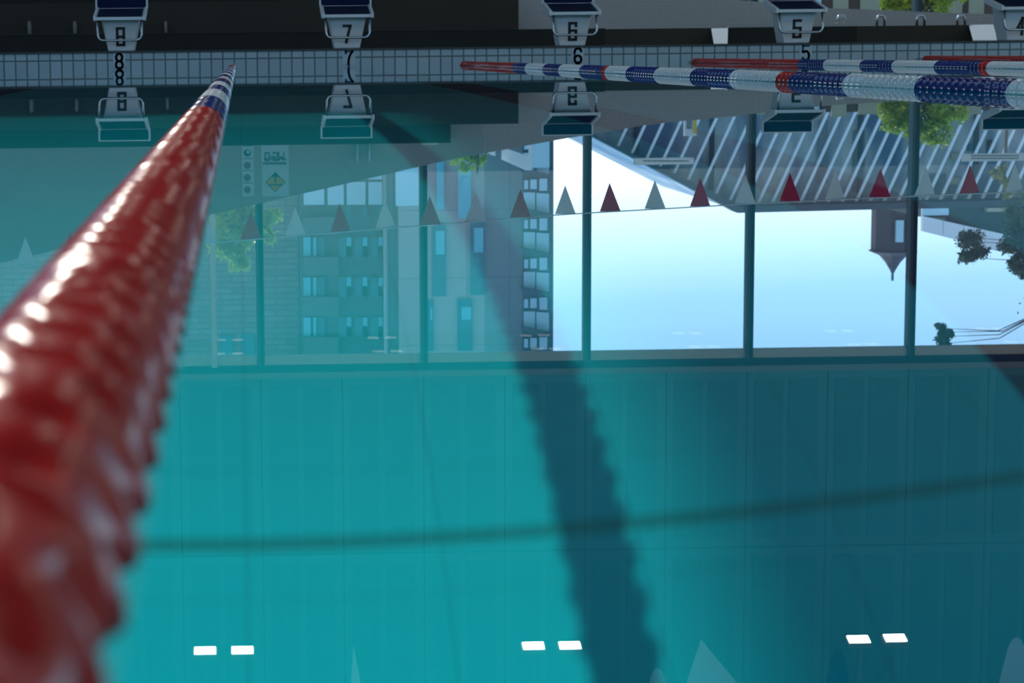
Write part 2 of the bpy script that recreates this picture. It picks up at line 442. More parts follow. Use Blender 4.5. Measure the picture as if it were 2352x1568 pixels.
def colour_at(Y):
    if Y < 4.7 or Y > 19.78: return 'red_float'
    if 9.8 <= Y < 10.03 or 14.76 <= Y < 14.95: return 'red_float'
    e = [4.7, 5.85, 7.0, 7.97, 8.9, 9.8, 11.0, 11.95, 12.98, 13.94, 14.95, 15.9, 16.93, 17.8, 18.95, 19.8]
    c = ['B','W','B','W','B','W','B','W','B','W','B','W','B','W','B']
    if Y < 9.8 or Y >= 14.95:
        i = max(j for j in range(len(e)) if e[j] <= Y)
        return 'blue_float' if c[i] == 'B' else 'white_float'
    i = max(j for j in range(len(e)) if e[j] <= Y)
    return 'blue_float' if e[i] in (11.0, 12.98) else 'white_float'
FM = {}
for c in ('red_float', 'blue_float', 'white_float'):
    for q in range(3):
        me = bpy.data.meshes.new('float'); me.from_pydata(FVS[q], [], FF); me.materials.append(MATS[c])
        me.polygons.foreach_set('use_smooth', [True]*len(me.polygons)); FM[c, q] = me
def lane_rope(k, label, first_vis):
    X = ROPE1 + 2.5*k
    r = empty('lane_rope', (X, YN+.1, 0), label, 'lane rope', 'floating lane ropes')
    mb = MB(); mb.tube([(0, -.1, .012), (0, D-YN-.1, .012)], .006, 8); mb.build('cable', 'cable_steel', r)
    n = int((24.45-(YN+.25))/PITCH_F)
    vs, fs, ms = [], [], []
    shown = 0
    for i in range(n):
        y = .15 + i*PITCH_F; Y = YN+.1+y; c = colour_at(Y+.04)
        if Y >= first_vis and shown < 100:
            o = bpy.data.objects.new('float', FM[c, (i//3+i//7) % 3 if k == 0 else (i//9) % 3]); COL.objects.link(o); o.parent = r; o.location = (0, y, 0)
            o['label'] = {'red_float': 'red disc float', 'blue_float': 'blue disc float', 'white_float': 'white disc float'}[c]
            shown += 1
        else:
            b = len(vs)
            vs += [(x, yy+y, z) for x, yy, z in FVS[(i//3+i//7) % 3 if k == 0 else (i//9) % 3]]
            fs += [tuple(q+b for q in f) for f in FF]; ms += [{'red_float': 0, 'blue_float': 1, 'white_float': 2}[c]]*len(FF)
    if vs:
        me = bpy.data.meshes.new('float_run'); me.from_pydata(vs, [], fs)
        for c in ('red_float', 'blue_float', 'white_float'): me.materials.append(MATS[c])
        me.polygons.foreach_set('material_index', ms); me.polygons.foreach_set('use_smooth', [True]*len(fs))
        o = bpy.data.objects.new('float_run', me); COL.objects.link(o); o.parent = r; o['kind'] = 'stuff'
    return r
lane_rope(0, 'blurred red lane rope running under the camera in the left foreground', .15)
lane_rope(1, 'blue and white lane rope crossing in front of starting block 6', 6.9)
lane_rope(2, 'lane rope with a long red end in front of starting block 5', 14.1)
lane_rope(3, 'short red and blue stretch of lane rope at the right edge, farthest of the ropes', 21.2)

# ------------------------------------------------------------------ bench, seating tiers, small fittings at the far end
YB = 33.0
zb = at(100, 80, YB, False).z
r = empty('bench', (2.0, YB, ZD), 'long dark concrete bench with steel armrests along the foot of the rear wall', 'bench')
xe = at(1188, 70, YB, False).x; xm = at(1390, 70, YB, False).x
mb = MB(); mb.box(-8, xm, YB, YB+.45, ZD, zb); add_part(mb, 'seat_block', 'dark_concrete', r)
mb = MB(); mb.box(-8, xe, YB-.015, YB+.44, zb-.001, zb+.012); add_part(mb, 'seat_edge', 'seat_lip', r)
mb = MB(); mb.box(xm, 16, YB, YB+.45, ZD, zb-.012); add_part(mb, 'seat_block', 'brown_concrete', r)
x5 = at(1672, 66, YB, False).x; x6 = at(1968, 62, YB, False).x
mb = MB(); mb.box(x5, x6, YB-.03, YB+.42, zb-.012, zb+.012); o = add_part(mb, 'seat_board', 'pale_render', r); o['label'] = 'pale seat board'
mb = MB(); mb.box(x5+.02, x6, YB-.006, YB, ZD+.005, zb-.014); o = add_part(mb, 'front_panel', 'dark_concrete', r)
for px in (65, 170, 380, 1937, 2028, 2120, 2213):
    q = at(px, 60, YB, False); zt2 = at(px, 36 if px > 1000 else 51, YB, False).z
    mb = MB(); w = .055
    pts = [(q.x-w, YB+.12, zb-.01), (q.x-w, YB+.12, zt2-.03), (q.x-w*.6, YB+.12, zt2), (q.x+w*.6, YB+.12, zt2), (q.x+w, YB+.12, zt2-.03), (q.x+w, YB+.12, zb-.01)]
    if px < 1000: pts = [(q.x, YB+.08, zb-.01), (q.x, YB+.08, zt2-.03), (q.x, YB+.10, zt2), (q.x, YB+.3, zt2), (q.x, YB+.32, zt2-.03), (q.x, YB+.32, zb-.01)]
    mb.tube(pts, .02, 8)
    add_part(mb, 'armrest', 'steel' if px > 1000 else 'grey_post', r)
# two dark seating tiers stepping up behind
z1 = at(1188, 283, 33.6).z; z2 = at(1033, 327, 34.0).z
x1 = at(1188, 283, 33.6).x; x2 = at(1033, 327, 34.0).x
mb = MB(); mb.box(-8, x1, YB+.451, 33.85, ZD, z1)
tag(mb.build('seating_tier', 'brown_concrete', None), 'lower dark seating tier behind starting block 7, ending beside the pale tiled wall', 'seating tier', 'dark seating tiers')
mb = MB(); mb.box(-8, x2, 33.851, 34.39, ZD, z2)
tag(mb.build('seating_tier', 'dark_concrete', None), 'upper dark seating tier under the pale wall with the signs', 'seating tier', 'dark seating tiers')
# sun patches on the bench front, built as added white boards
for pxs, lab in (([(1634, 65), (1672, 64), (1671, 100), (1640, 100)], 'bench sun patch built as a small white board, left of starting block 5'), ([(2226, 57), (2282, 56), (2291, 92), (2236, 92)], 'bench sun patch built as a wider white board, left of the cut off starting block')):
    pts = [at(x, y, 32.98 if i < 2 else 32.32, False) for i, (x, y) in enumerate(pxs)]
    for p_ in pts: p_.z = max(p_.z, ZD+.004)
    mb = MB(); mb.prism(pts, (0, .008, -.02)); tag(mb.build('sun_patch_board', 'board_white', None), lab, 'board', 'sun patches built as boards by the bench')
# handrail of two pale posts on the upper tier, slim lit bar on its end
for k_, (px, lab) in enumerate(((820, 'left one of two short pale posts standing on the upper seating tier'), (848, 'right one of two short pale posts standing on the upper seating tier'))):
    a = at(px, 326, 34.1); b = at(px-2, 369, 34.1)
    mb = MB(); mb.tube([(a.x, 34.1, z2-.005), (a.x, 34.1, b.z-.03), (a.x, 34.13, b.z-.005), (a.x, 34.25, b.z), (a.x, 34.28, b.z-.03), (a.x, 34.28, z2-.005)], .022, 8)
    tag(mb.build('tier_rail', 'sign_white', None), lab, 'rail', 'short posts on the seating')
a = at(968, 327, 34.0); b = at(1005, 327, 34.0)
mb = MB(); mb.box(a.x, b.x, 33.87, 34.0, z2-.001, z2+.025); tag(mb.build('step_nosing', 'board_white', None), 'thin white strip on the right end of the upper seating tier', 'strip')

# ------------------------------------------------------------------ wall signs
YS = YW-.012
def wall_rect(x0, y0, x1, y1, yy, dep=.012):
    a, b = at(x0, y0, yy), at(x1, y1, yy)
    mb = MB(); mb.box(min(a.x, b.x), max(a.x, b.x), yy, yy+dep, min(a.z, b.z), max(a.z, b.z)); return mb
o = wall_rect(555, 333, 584, 450, YS).build('sign_board', 'sign_white', None)
tag(o, 'narrow pale sign with a column of four round symbols on the rear wall', 'sign')
for i, y in enumerate((351, 380, 408, 436)):
    c = at(568, y, YS); mb = MB()
    rr = .055
    pts = [(c.x+rr*cos(a*pi/12), YS-.003, c.z+rr*sin(a*pi/12)) for a in range(24)]
    mb.prism(pts, (0, .003, 0)); e = mb.build('symbol', 'sign_blue' if i == 0 else 'sign_red', o)
    mb = MB()
    if i == 0:
        pts = [(c.x+.012+.026*cos(a*pi/8), YS-.005, c.z-.014+.026*sin(a*pi/8)) for a in range(16)]; mb.prism(pts, (0, .002, 0)); mb.build('figure', 'sign_white', e)
    else:
        strokes(mb, [[(0, 0), (1, 2)], [(.5, .3), (.5, 1.6)]], c.x-.028, c.z-.028, .056, .028, .011, YS-.005, .002); mb.build('figure', 'sign_grey', e)
    mb = wall_rect(557, y-17, 580, y-15.5, YS-.003, .003); mb.build('caption', 'sign_grey', o)
o = wall_rect(600, 332, 664, 450, YS).build('sign_board', 'sign_white', None)
tag(o, 'larger pale sign reading 0-5M with a yellow diamond on the rear wall', 'sign')
a = at(609, 351, YS); mb = MB()
u = at(625, 351, YS).x-a.x
for i, c in enumerate('0-5M'):
    strokes(mb, DIG[c], a.x+[0, .72, 1.18, 1.95][i]*u, a.z, u*[.55, .35, .55, .7][i], .058, .02, YS-.003, .003)
mb.build('lettering', 'sign_grey', o)
random_bars = random.Random(3)
for y, h, x0, x1 in ((365, 4, 606, 658), (375, 6, 604, 658)):
    mb = MB(); x = x0
    while x < x1-3:
        w = random_bars.uniform(3.5, 7)
        p0, p1 = at(x, y-h/2, YS), at(min(x+w-.8, x1), y+h/2, YS)
        mb.box(p0.x, p1.x, YS-.003, YS, min(p0.z, p1.z), max(p0.z, p1.z)); x += w
    mb.build('text_line', 'sign_grey', o)
c = at(632.5, 418, YS); hw = at(656, 418, YS).x-c.x
dia = lambda s, y: [(c.x-hw*s, y, c.z), (c.x, y, c.z-hw*s), (c.x+hw*s, y, c.z), (c.x, y, c.z+hw*s)]
mb = MB(); mb.prism(dia(1, YS-.003), (0, .003, 0)); d1 = mb.build('warning_diamond', 'sign_dark', o)
mb = MB(); f = .9; zc = -.55
mb.prism([(c.x-hw*f, YS-.006, c.z), (c.x-hw*f*.45, YS-.006, c.z+zc*hw*f*1.0), (c.x+hw*f*.45, YS-.006, c.z+zc*hw*f*1.0), (c.x+hw*f, YS-.006, c.z), (c.x, YS-.006, c.z+hw*f)], (0, .003, 0)); mb.build('yellow_field', 'sign_yellow', d1)
mb = MB(); mb.box(c.x-.014, c.x+.014, YS-.008, YS-.006, c.z-.09, c.z+.01); mb.box(c.x-hw*.72, c.x+hw*.72, YS-.008, YS-.006, c.z+.03, c.z+.055); mb.build('pictogram', 'sign_grey', d1)

# ------------------------------------------------------------------ pennant strings
def interp(tab, x):
    for (a, ya), (b, yb) in zip(tab, tab[1:]):
        if x <= b: return ya+(yb-ya)*(x-a)/(b-a)
    (a, ya), (b, yb) = tab[-2:]
    return ya+(yb-ya)*(x-a)/(b-a)
def flag(root, name, mat, x, y, z, w, h, yaw, tipx=0, rnd=0):
    mb = MB(); c_, s_ = cos(yaw), sin(yaw)
    if rnd: loc = [(-w/2, 0), (w/2, 0), (.10*w+tipx, -h*.93), (.05*w+tipx, -h*.985), (tipx, -h), (-.05*w+tipx, -h*.985), (-.10*w+tipx, -h*.93)]
    else: loc = [(-w/2, 0), (w/2, 0), (tipx, -h)]
    mb.prism([(x+a*c_, y+a*s_-.0008, z+b) for a, b in loc], (0, .0016, 0))
    o = add_part(mb, name, mat, root); o['label'] = 'red pennant' if 'red' in mat else 'white pennant'
    return o
YF = 19.8
tab = [(-400, 652), (0, 618), (250, 586), (500, 556), (600, 548), (900, 523), (1000, 516), (1300, 492), (1600, 475), (1720, 468), (2030, 453), (2352, 440), (2700, 428)]
a0 = at(60, interp(tab, 60), YF)
r = empty('pennant_line', (a0.x, YF, a0.z), 'string of red and white pennants sagging across the far lanes', 'pennant string', 'strings of pennants')
mb = MB(); mb.tube([at(x, interp(tab, x), YF) for x in range(-400, 2701, 60)], .006, 6); add_part(mb, 'cord', 'cord_white', r)
for i in range(-3, 25):
    x = 60+103.2*i; y = interp(tab, x)
    p = at(x, y, YF)
    if i in (-2, -1): pass
    flag(r, 'pennant', 'flag_white' if i % 2 == 0 else 'flag_red', p.x, YF, p.z-.004, .185, .252, RND.uniform(-.25, .25), RND.uniform(-.008, .008))
for nm, Y2, spots, lab, rd in (('a', 5.6, [(1110, 1590, 'flag_red'), (1510, 1533, 'flag_white'), (1925, 1488, 'flag_blue'), (2335, 1462, 'flag_white')], 'nearer string of pennants with rounded tips over the near lanes', 1), ('b', 5.2, [(812, 1482, 'flag_white'), (1610, 1468, 'flag_white')], 'second near string with two sharp pale pennants', 0)):
    pts = [at(x, y, Y2) for x, y, _ in spots]
    hh = .42 if rd else .40
    r = empty('pennant_line', (pts[0].x, Y2, pts[0].z+hh), lab, 'pennant string', 'strings of pennants')
    ln = [(pts[0].x-1.2, Y2, pts[0].z+hh+.12)] + [(q.x, Y2, q.z+hh+.004) for q in pts] + [(pts[-1].x+1.5, Y2, pts[-1].z+hh+.08)]
    mb = MB(); mb.tube(ln, .005, 6); add_part(mb, 'cord', 'cord_white', r)
    for (x, y, m_), q in zip(spots, pts):
        if rd: flag(r, 'pennant', m_, q.x, Y2, q.z+hh, .22 if x > 2000 else .19, hh, RND.uniform(-.15, .15), 0, 1)
        elif x < 1000: flag(r, 'pennant', m_, q.x+.02, Y2, q.z+hh, .10, hh, 0, -.02)
        else: flag(r, 'pennant', m_, q.x+.10, Y2, q.z+hh, .45, hh, 0, -.10)

# ------------------------------------------------------------------ lamps under the roof
def lamp(px, py, Y, label, w=.285, d=.17):
    c = at(px, py, Y)
    r = empty('ceiling_light', c, label, 'ceiling light', 'rectangular hall lights')
    u = Vector((0, cos(.3), -sin(.3))); n = Vector((0, -sin(.3), -cos(.3)))
    def slab(hw, hd, t0, t1):
        mb = MB(); q = [Vector((sx*hw, 0, 0))+u*(sy*hd)+n*t0 for sx, sy in ((-1, -1), (1, -1), (1, 1), (-1, 1))]
        mb.prism(q, n*(t1-t0)); return mb
    slab(w/2, d/2, 0, .012).build('diffuser', 'lamp_lens', r)
    slab(w/2+.02, d/2+.02, -.07, -.002).build('housing', 'lamp_housing', r)
    mb = MB(); mb.tube([(0, 0, .06), (0, 0, 11.0-c.z)], .012, 6); mb.build('drop_rod', 'lamp_housing', r)
    return r
for i, (x, y, lab) in enumerate(((471, 1494, 'left lamp of the pair of lights lowest at left'), (557, 1493, 'right lamp of the pair of lights at left'), (1225, 1483, 'left lamp of the middle pair of lights'), (1309, 1482, 'right lamp of the middle pair of lights'), (1972, 1468, 'left lamp of the pair of lights at right'), (2056, 1465, 'right lamp of the pair of lights at right'))):
    lamp(x, y, 30.0, 'bright rectangular hall light, '+lab)
for row, (Yl, z0) in enumerate(((12.6, 7.6), (15.0, 7.66))):
    for i, x in enumerate((-.4, 3.8, 8.0, 12.2, 16.4, 20.6)):
        for s in (-.24, .24):
            r = empty('ceiling_light', (x+s, Yl, z0), 'hall light hanging over the pool, mirrored in the window glass', 'ceiling light', 'hall lights over the pool')
            mb = MB(); mb.box(-.15, .15, -.17, .17, 0, .012); mb.build('diffuser', 'lamp_lens', r)
            mb = MB(); mb.box(-.17, .17, -.19, .19, .014, .08); mb.build('housing', 'lamp_housing', r)
            mb = MB(); mb.tube([(0, 0, .08), (0, 0, 11.0-z0)], .012, 6); mb.build('drop_rod', 'lamp_housing', r)

# ------------------------------------------------------------------ outside the windows
def poly(pxs, Y, dep, mb=None):
    mb = mb or MB(); mb.prism([at(x, y, Y) for x, y in pxs], (0, dep, 0)); return mb
def rect(x0, y0, x1, y1, Y, dep, mb=None):
    a, b = at(x0, y0, Y), at(x1, y1, Y); mb = mb or MB()
    mb.box(min(a.x, b.x), max(a.x, b.x), Y, Y+dep, min(a.z, b.z), max(a.z, b.z)); return mb
def gz(px, Y): return at(px, 130, Y)
def building(name, loc, label, cat='building'): return empty(name, loc, label, cat)
def to_ground(x0, x1, ytop, Y, dep, mb=None, z0=.1):
    a, b = at(x0, ytop, Y), at(x1, ytop, Y); mb = mb or MB()
    mb.box(a.x, b.x, Y, Y+dep, z0, a.z); return mb
# A: grey brick block at the left
YA = 62
r = building('brick_building', (at(560, 300, YA).x, YA, .12), 'grey brick building behind the leafy tree, leftmost through the windows')
add_part(to_ground(-400, 690, 980, YA, 8), 'wall', 'brick_grey', r)
for x0, y0, x1, y1 in ((505, 770, 535, 815), (553, 766, 585, 815), (420, 600, 445, 680)):
    add_part(rect(x0, y0, x1, y1, YA-.05, .06), 'window', 'glass_dim', r)
# B: glazed block with rows of blue windows
YB2 = 61
r = building('glazed_building', (at(790, 300, YB2).x, YB2, .12), 'building with stacked rows of blue windows left of the pale pole')
add_part(to_ground(694, 881, 980, YB2, 8), 'wall', 'facade_dark', r)
for y0, y1 in ((385, 412), (418, 470)):
    for x0, x1 in ((697, 745), (752, 790), (796, 840), (846, 878)):
        add_part(rect(x0, y0, x1, y1, YB2-.05, .06), 'window', 'glass_sky', r)
for fl in range(6):
    yb = 545+92*fl
    mb = rect(697, yb-46, 778, yb-6, YB2-.25, .3); add_part(mb, 'spandrel', 'spandrel', r)
    for x0, x1, mt in ((697, 714, 'glass_cyan'), (719, 727, 'glass_cyan'), (729, 746, 'glass_dim'), (751, 773, 'facade_dark'), (778, 795, 'glass_dim'), (796, 807, 'glass_cyan'), (815, 832, 'glass_dim'), (833, 844, 'glass_cyan'), (851, 868, 'glass_dim'), (869, 879, 'glass_cyan')):
        if mt == 'facade_dark': continue
        add_part(rect(x0, yb, x1, yb+44, YB2-.08, .1), 'window', mt, r)
    for x0, x1 in ((796, 807), (833, 844), (869, 879)):
        add_part(rect(x0, yb-72, x1, yb-47, YB2-.08, .1), 'window', 'glass_dim', r)
# pale pole
p = at(885, 600, 52); mb = MB(); mb.tube([(p.x, 52, .1), (p.x, 52, 9.5)], .045, 10)
tag(mb.build('street_pole', 'grey_post', None), 'slim pale pole in front of the blue-windowed building', 'pole')
# C: pale panelled block
YC = 58
r = building('panelled_building', (at(1050, 300, YC).x, YC, .12), 'pale panelled building with tall narrow windows, beside the glass-cornered tower')
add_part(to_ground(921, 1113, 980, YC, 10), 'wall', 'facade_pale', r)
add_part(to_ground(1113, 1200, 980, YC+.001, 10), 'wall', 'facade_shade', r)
add_part(to_ground(906, 921, 980, YC+.6, 8), 'recess', 'facade_dark', r)
add_part(rect(908, 340, 962, 472, YC-.05, .06), 'shop_window', 'glass_sky', r)
for x0, y0, x1, y1, mt in ((992, 512, 1024, 680, 'glass_dim'), (1080, 505, 1113, 677, 'glass_dim'), (980, 688, 996, 806, 'glass_dim'), (1051, 687, 1085, 805, 'glass_dim'), (1003, 350, 1020, 480, 'glass_cyan'), (1052, 390, 1082, 500, 'glass_cyan')):
    o = add_part(rect(x0, y0, x1, y1, YC-.06, .08), 'window', mt, r)
    add_part(rect(x0+9, y0+18, x1-3, (y0+y1)/2-12, YC-.09, .02), 'blind', 'glass_cyan', r)
# D: tower with glass corner bays
YD = 57.99
r = building('corner_tower', (at(1236, 300, YD).x, YD, .12), 'dark tower with bright glass corner bays beside the open sky')
add_part(to_ground(1200.5, 1270, 980, YD, 8), 'wall', 'tower_frame', r)
for k in range(-1, 5):
    y = 440+91*k
    add_part(poly([(1203, y+2), (1229, y+2), (1229, y+44), (1203, y+38)], YD-.06, .08), 'window', 'glass_sky', r)
    add_part(poly([(1232, y+3), (1261, y+5), (1261, y+51), (1232, y+45)], YD-.06, .08), 'window', 'glass_sky', r)
    for x0, x1, a_, b_ in ((1204, 1213, -26, -6), (1218, 1233, -28, -6), (1239, 1257, -30, -2)):
        add_part(rect(x0, y+a_, x1, y+b_, YD-.05, .07), 'window', 'glass_sky', r)
    mb = poly([(1201, y+38), (1265, y+52), (1265, y+60), (1201, y+47)], YD-.35, .34); add_part(mb, 'balcony_slab', 'tower_frame', r)
# white ground-floor volume before the tower
YE0 = 52
r = building('white_canopy', (at(1190, 360, YE0).x, YE0, .12), 'sunlit white angular canopy at the foot of the tower')
add_part(poly([(1152, 345), (1166, 342), (1214, 358), (1214, 332), (1222, 332), (1222, 391), (1207, 391), (1152, 366)], YE0, .03), 'fascia', 'canopy_fabric', r)
mb = poly([(1216, 300), (1221, 300), (1221, 345), (1216, 345)], YE0+.02, .3)
add_part(to_ground(1215, 1221, 340, YE0+.05, .3), 'post', 'sunlit_white', r)
add_part(to_ground(1223, 1262, 385, YE0+.8, .3), 'side_wall', 'glass_sky', r)
add_part(poly([(1120, 349), (1138, 347), (1138, 358), (1128, 356)], YE0, .03), 'fascia', 'canopy_fabric', r)
add_part(to_ground(1123, 1127, 352, YE0+.05, .2), 'post', 'sunlit_white', r)
# E: slatted canopy building
YE = 54
r = building('slatted_building', (at(1900, 300, YE).x, YE, .12), 'wide glass building screened by slanting pale fins, right of the open sky')
mb = MB(); pts = [at(1340, 300, YE), at(1700, 480, YE), at(2620, 462, YE)]
g0, g1 = at(1340, 300, YE), at(2620, 462, YE)
mb.prism([(g0.x, YE, .1), g0, at(1700, 484, YE), g1, (g1.x, YE, .1)], (0, 10, 0)); add_part(mb, 'glass_wall', 'canopy_glass', r)
add_part(poly([(1332, 298), (1345, 300), (1700, 474), (2620, 452), (2620, 466), (1694, 489)], YE-.7, .68), 'roof_edge', 'canopy_edge', r)
e0 = [(1345, 300), (1700, 470), (2620, 450)]
fin_lines = []
for i in range(46):
    xt = 1420+32.2*i                        # foot of each fin (mirrored top at the roof edge)
    yt = interp(e0, xt-60) if xt < 1700 else interp(e0, xt)
    xb = xt; yb = yt-2
    xe_, ye_ = xb, yb
    x_hi = xb+.46*(yb-225); y_hi = 225
    if xb < 1705: yb = interp(e0, xb); x_hi = xb+.46*(yb-225)
    mb = MB()
    a_, b_ = at(xb, yb, YE-.45), at(x_hi, y_hi, YE-.45)
    if b_.z < .12:
        t = (a_.z-.12)/(a_.z-b_.z); b_ = a_.lerp(b_, t)
    w_ = .035
    mb.prism([(a_.x-w_, a_.y, a_.z), (a_.x+w_, a_.y, a_.z), (b_.x+w_, b_.y, b_.z), (b_.x-w_, b_.y, b_.z)], (0, .07, 0))
    add_part(mb, 'fin', 'canopy_fin', r)
for px in (1463, 1635, 1975, 2240):
    yy = interp(e0, px)-2
    add_part(to_ground(px-5, px+5, yy, YE-.12, .1), 'post', 'canopy_edge', r)
for x0, y0, x1, y1, mt in ((2128, 400, 2172, 446, 'glass_dim'), (2185, 352, 2208, 366, 'cream'), (2222, 328, 2252, 346, 'glass_dim'), (2183, 408, 2206, 424, 'cream'), (2225, 380, 2262, 392, 'glass_dim'), (2180, 430, 2203, 440, 'glass_dim'), (2268, 322, 2282, 352, 'turret_brick'), (1880, 275, 1900, 420, 'facade_grey'), (1960, 300, 1985, 440, 'facade_grey'), (1940, 440, 1990, 452, 'facade_pale'), (2215, 455, 2120, 474, 'glass_dim')):
    add_part(rect(x0, y0, x1, y1, YE-.06, .05), 'window', mt, r)
# F: brick turret
YT = 84
c = at(2068, 480, YT); wl = at(2017, 480, YT).x; wr = at(2118, 480, YT).x
r = building('brick_turret', (c.x, YT, .12), 'dark brick turret with a pointed roof rising above the slatted building', 'tower')
z_e = at(2068, 578, YT).z; z_a = at(2066, 636, YT).z
R_ = (wr-wl)/2
oct_ = [(c.x+R_*1.0*cos(a*pi/4+pi/8), YT+R_+R_*1.0*sin(a*pi/4+pi/8)) for a in range(8)]
mb = MB(); mb.prism([(x, y, .1) for x, y in oct_], (0, 0, z_e-.1)); add_part(mb, 'shaft', 'turret_brick', r)
mb = MB(); rings = [(1.06, 0), (1.10, .05), (.62, .22), (.34, .5), (.12, .82), (.03, 1)]
prev = None
for s, t in rings:
    cur = [mb.bm.verts.new((c.x+(x-c.x)*s, YT+R_+(y-YT-R_)*s, z_e+(z_a-z_e)*t)) for x, y in oct_]
    if prev:
        for k in range(8): mb.bm.faces.new((prev[k], prev[(k+1) % 8], cur[(k+1) % 8], cur[k]))
    else: mb.bm.faces.new(cur[::-1])
    prev = cur
mb.bm.faces.new(prev); add_part(mb, 'roof', 'turret_roof', r)
mb = MB(); mb.tube([(c.x, YT+R_, z_a-.02), (c.x, YT+R_, z_a+.22)], .05, 8); add_part(mb, 'finial', 'turret_roof', r)
add_part(rect(2060, 506, 2075, 556, YT-.12, .2), 'window', 'glass_sky', r)
add_part(rect(2030, 500, 2036, 565, YT+.35, .2), 'window', 'canopy_edge', r)
# G: parapet building at the right
YG = 70
r = building('parapet_building', (at(2240, 500, YG).x, YG, .12), 'building with a pale sloping parapet and dark green upper wall at the right edge')
g1 = at(2119, 480, YG); g2 = at(2700, 480, YG)
add_part(to_ground(2122, 2700, 500, YG+.3, 8), 'wall', 'dark_green', r)
add_part(poly([(2170, 470), (2640, 470), (2640, 618), (2170, 508)], YG+.2, 8), 'upper_wall', 'dark_green', r)
mb = MB()
for i in range(10):
    xa, xb = 2119+48*i, 2119+48*(i+1)-1.4
    tp = lambda x: 496+(x-2119)*.223; bt = lambda x: 531+(x-2119)*.253
    poly([(xa, tp(xa)), (xb, tp(xb)), (xb, bt(xb)), (xa, bt(xa))], YG, .2, mb)
add_part(mb, 'parapet', 'sunlit_white', r)
add_part(rect(2118, 479, 2179, 494, YG-.1, .1), 'lit_window', 'glass_sky', r)
add_part(rect(2268, 478, 2311, 486, YG-.1, .3), 'timber_panel', 'cream', r)
# low brick wall and cream panels along the street
YL = 46
r = building('street_wall', (at(2000, 258, YL).x, YL, .12), 'low brown brick wall with cream panels across the street', 'wall')
add_part(to_ground(1560, 2700, 262, YL, .3), 'brickwork', 'brown_brick', r)
for i, x in enumerate(range(1600, 2680, 62)):
    add_part(to_ground(x, x+(34 if i % 3 else 46), 268 if i % 2 else 263, YL-.08, .07), 'panel', 'cream' if i % 4 else 'glass_sky', r)
# small yellow and white panel on two legs by the street
YV = 49
r = building('roadside_panel', (at(1588, 290, YV).x, YV, .12), 'small white and yellow panel standing in front of the slatted building', 'sign')
add_part(rect(1573, 268, 1600, 312, YV, .14), 'panel', 'bus_white', r)
add_part(rect(1593, 268, 1600.5, 306, YV-.03, .03), 'stripe', 'bus_yellow', r)
add_part(rect(1577, 274, 1589, 296, YV-.02, .02), 'notice', 'facade_grey', r)
for px in (1577, 1596):
    add_part(to_ground(px-1.5, px+1.5, 270, YV+.02, .1), 'leg', 'canopy_edge', r)
# stickers on the window glass
for k_, (x0, y0, x1, y1, lab, txt) in enumerate(((1455, 363, 1594, 377, 'long pale strip sticker across the middle of the window glass', 0), (2209, 353, 2352, 369, 'long pale strip sticker with grey lettering on the right window glass', 1))):
    o = rect(x0, y0, x1, y1, GL-.012, .008).build('window_sticker', 'sticker_film', None)
    tag(o, lab, 'sticker', 'strip stickers on the glass')
    for ly in ((357.5, 363.5) if txt else (369.5,)):
        mb = MB(); x = x0+22
        while x < x1-12:
            w = random_bars.uniform(3, 8); rect(x, ly-1.2, min(x+w-1, x1-12), ly+1.2, GL-.016, .004, mb); x += w
        mb.build('text_line', 'sign_grey', o)

# ------------------------------------------------------------------ trees
def leaf_cloud(mb, blobs, n, size, rs):
    tot = sum(b[3] for b in blobs)
    for bx, by, bz, br in blobs:
        subs = [Vector((rs.uniform(-.9, .9), rs.uniform(-.9, .9), rs.uniform(-.9, .9))) for _ in range(9)]
        for _ in range(int(n*br/tot)):
            k = rs.randrange(9)
            cl = subs[k]
            c = Vector((bx, by, bz)) + cl*br + Vector((rs.gauss(0, .26), rs.gauss(0, .26), rs.gauss(0, .26)))*br
            u = Vector((rs.gauss(0, 1), rs.gauss(0, 1), rs.gauss(0, 1))).normalized()
            w = u.cross(Vector((rs.gauss(0, 1), rs.gauss(0, 1), rs.gauss(0, 1)))).normalized()
            s = size*rs.uniform(.6, 1.3)
            mb.mi = 0
            mb.face([c-u*s, c-u*s*.1+w*s*.42, c+u*s, c-u*s*.1-w*s*.42])
def tree(label, blobs_px, Y, trunk, size, n, mat, seed, group='trees outside the windows', name='tree', bw=.4):
    rs = random.Random(seed)
    blobs = []
    for px, py, rpx in blobs_px:
        q = at(px, py, Y); blobs.append((q.x, Y+rs.uniform(-.3, .3), q.z, rpx*Y/F_PX))
    tx = at(trunk[0], 200, Y).x
    r = empty(name, (tx, Y, .12), label, 'tree', group)
    zt_ = at(trunk[0], trunk[1], Y).z
    mb = MB(); w = trunk[2]
    mb.tube([(tx, Y, .1), (tx+.03, Y, zt_*.5), (tx, Y, zt_)], [w, w*.8, w*.5], 8); 
    for b in blobs:
        s = Vector((tx, Y, min(zt_, max(.4, b[2]-.3)))); e = Vector(b[:3]); mid = (s+e)/2+Vector((0, 0, .12*(e-s).length))
        mb.tube([s, mid, e], [w*bw, w*bw*.7, w*bw*.3], 6)
    add_part(mb, 'trunk', 'bark', r)
    mb = MB(); leaf_cloud(mb, blobs, n, size, rs); add_part(mb, 'crown', mat, r)
    return r
tree('leafy green tree in front of the grey brick building', [(505, 500, 30), (540, 490, 34), (575, 500, 36), (530, 540, 40), (570, 545, 34), (620, 492, 24), (545, 590, 22), (512, 575, 18), (610, 535, 18), (560, 470, 28)], 47, (545, 470, .12), .085, 4200, 'leaf_green', 11)
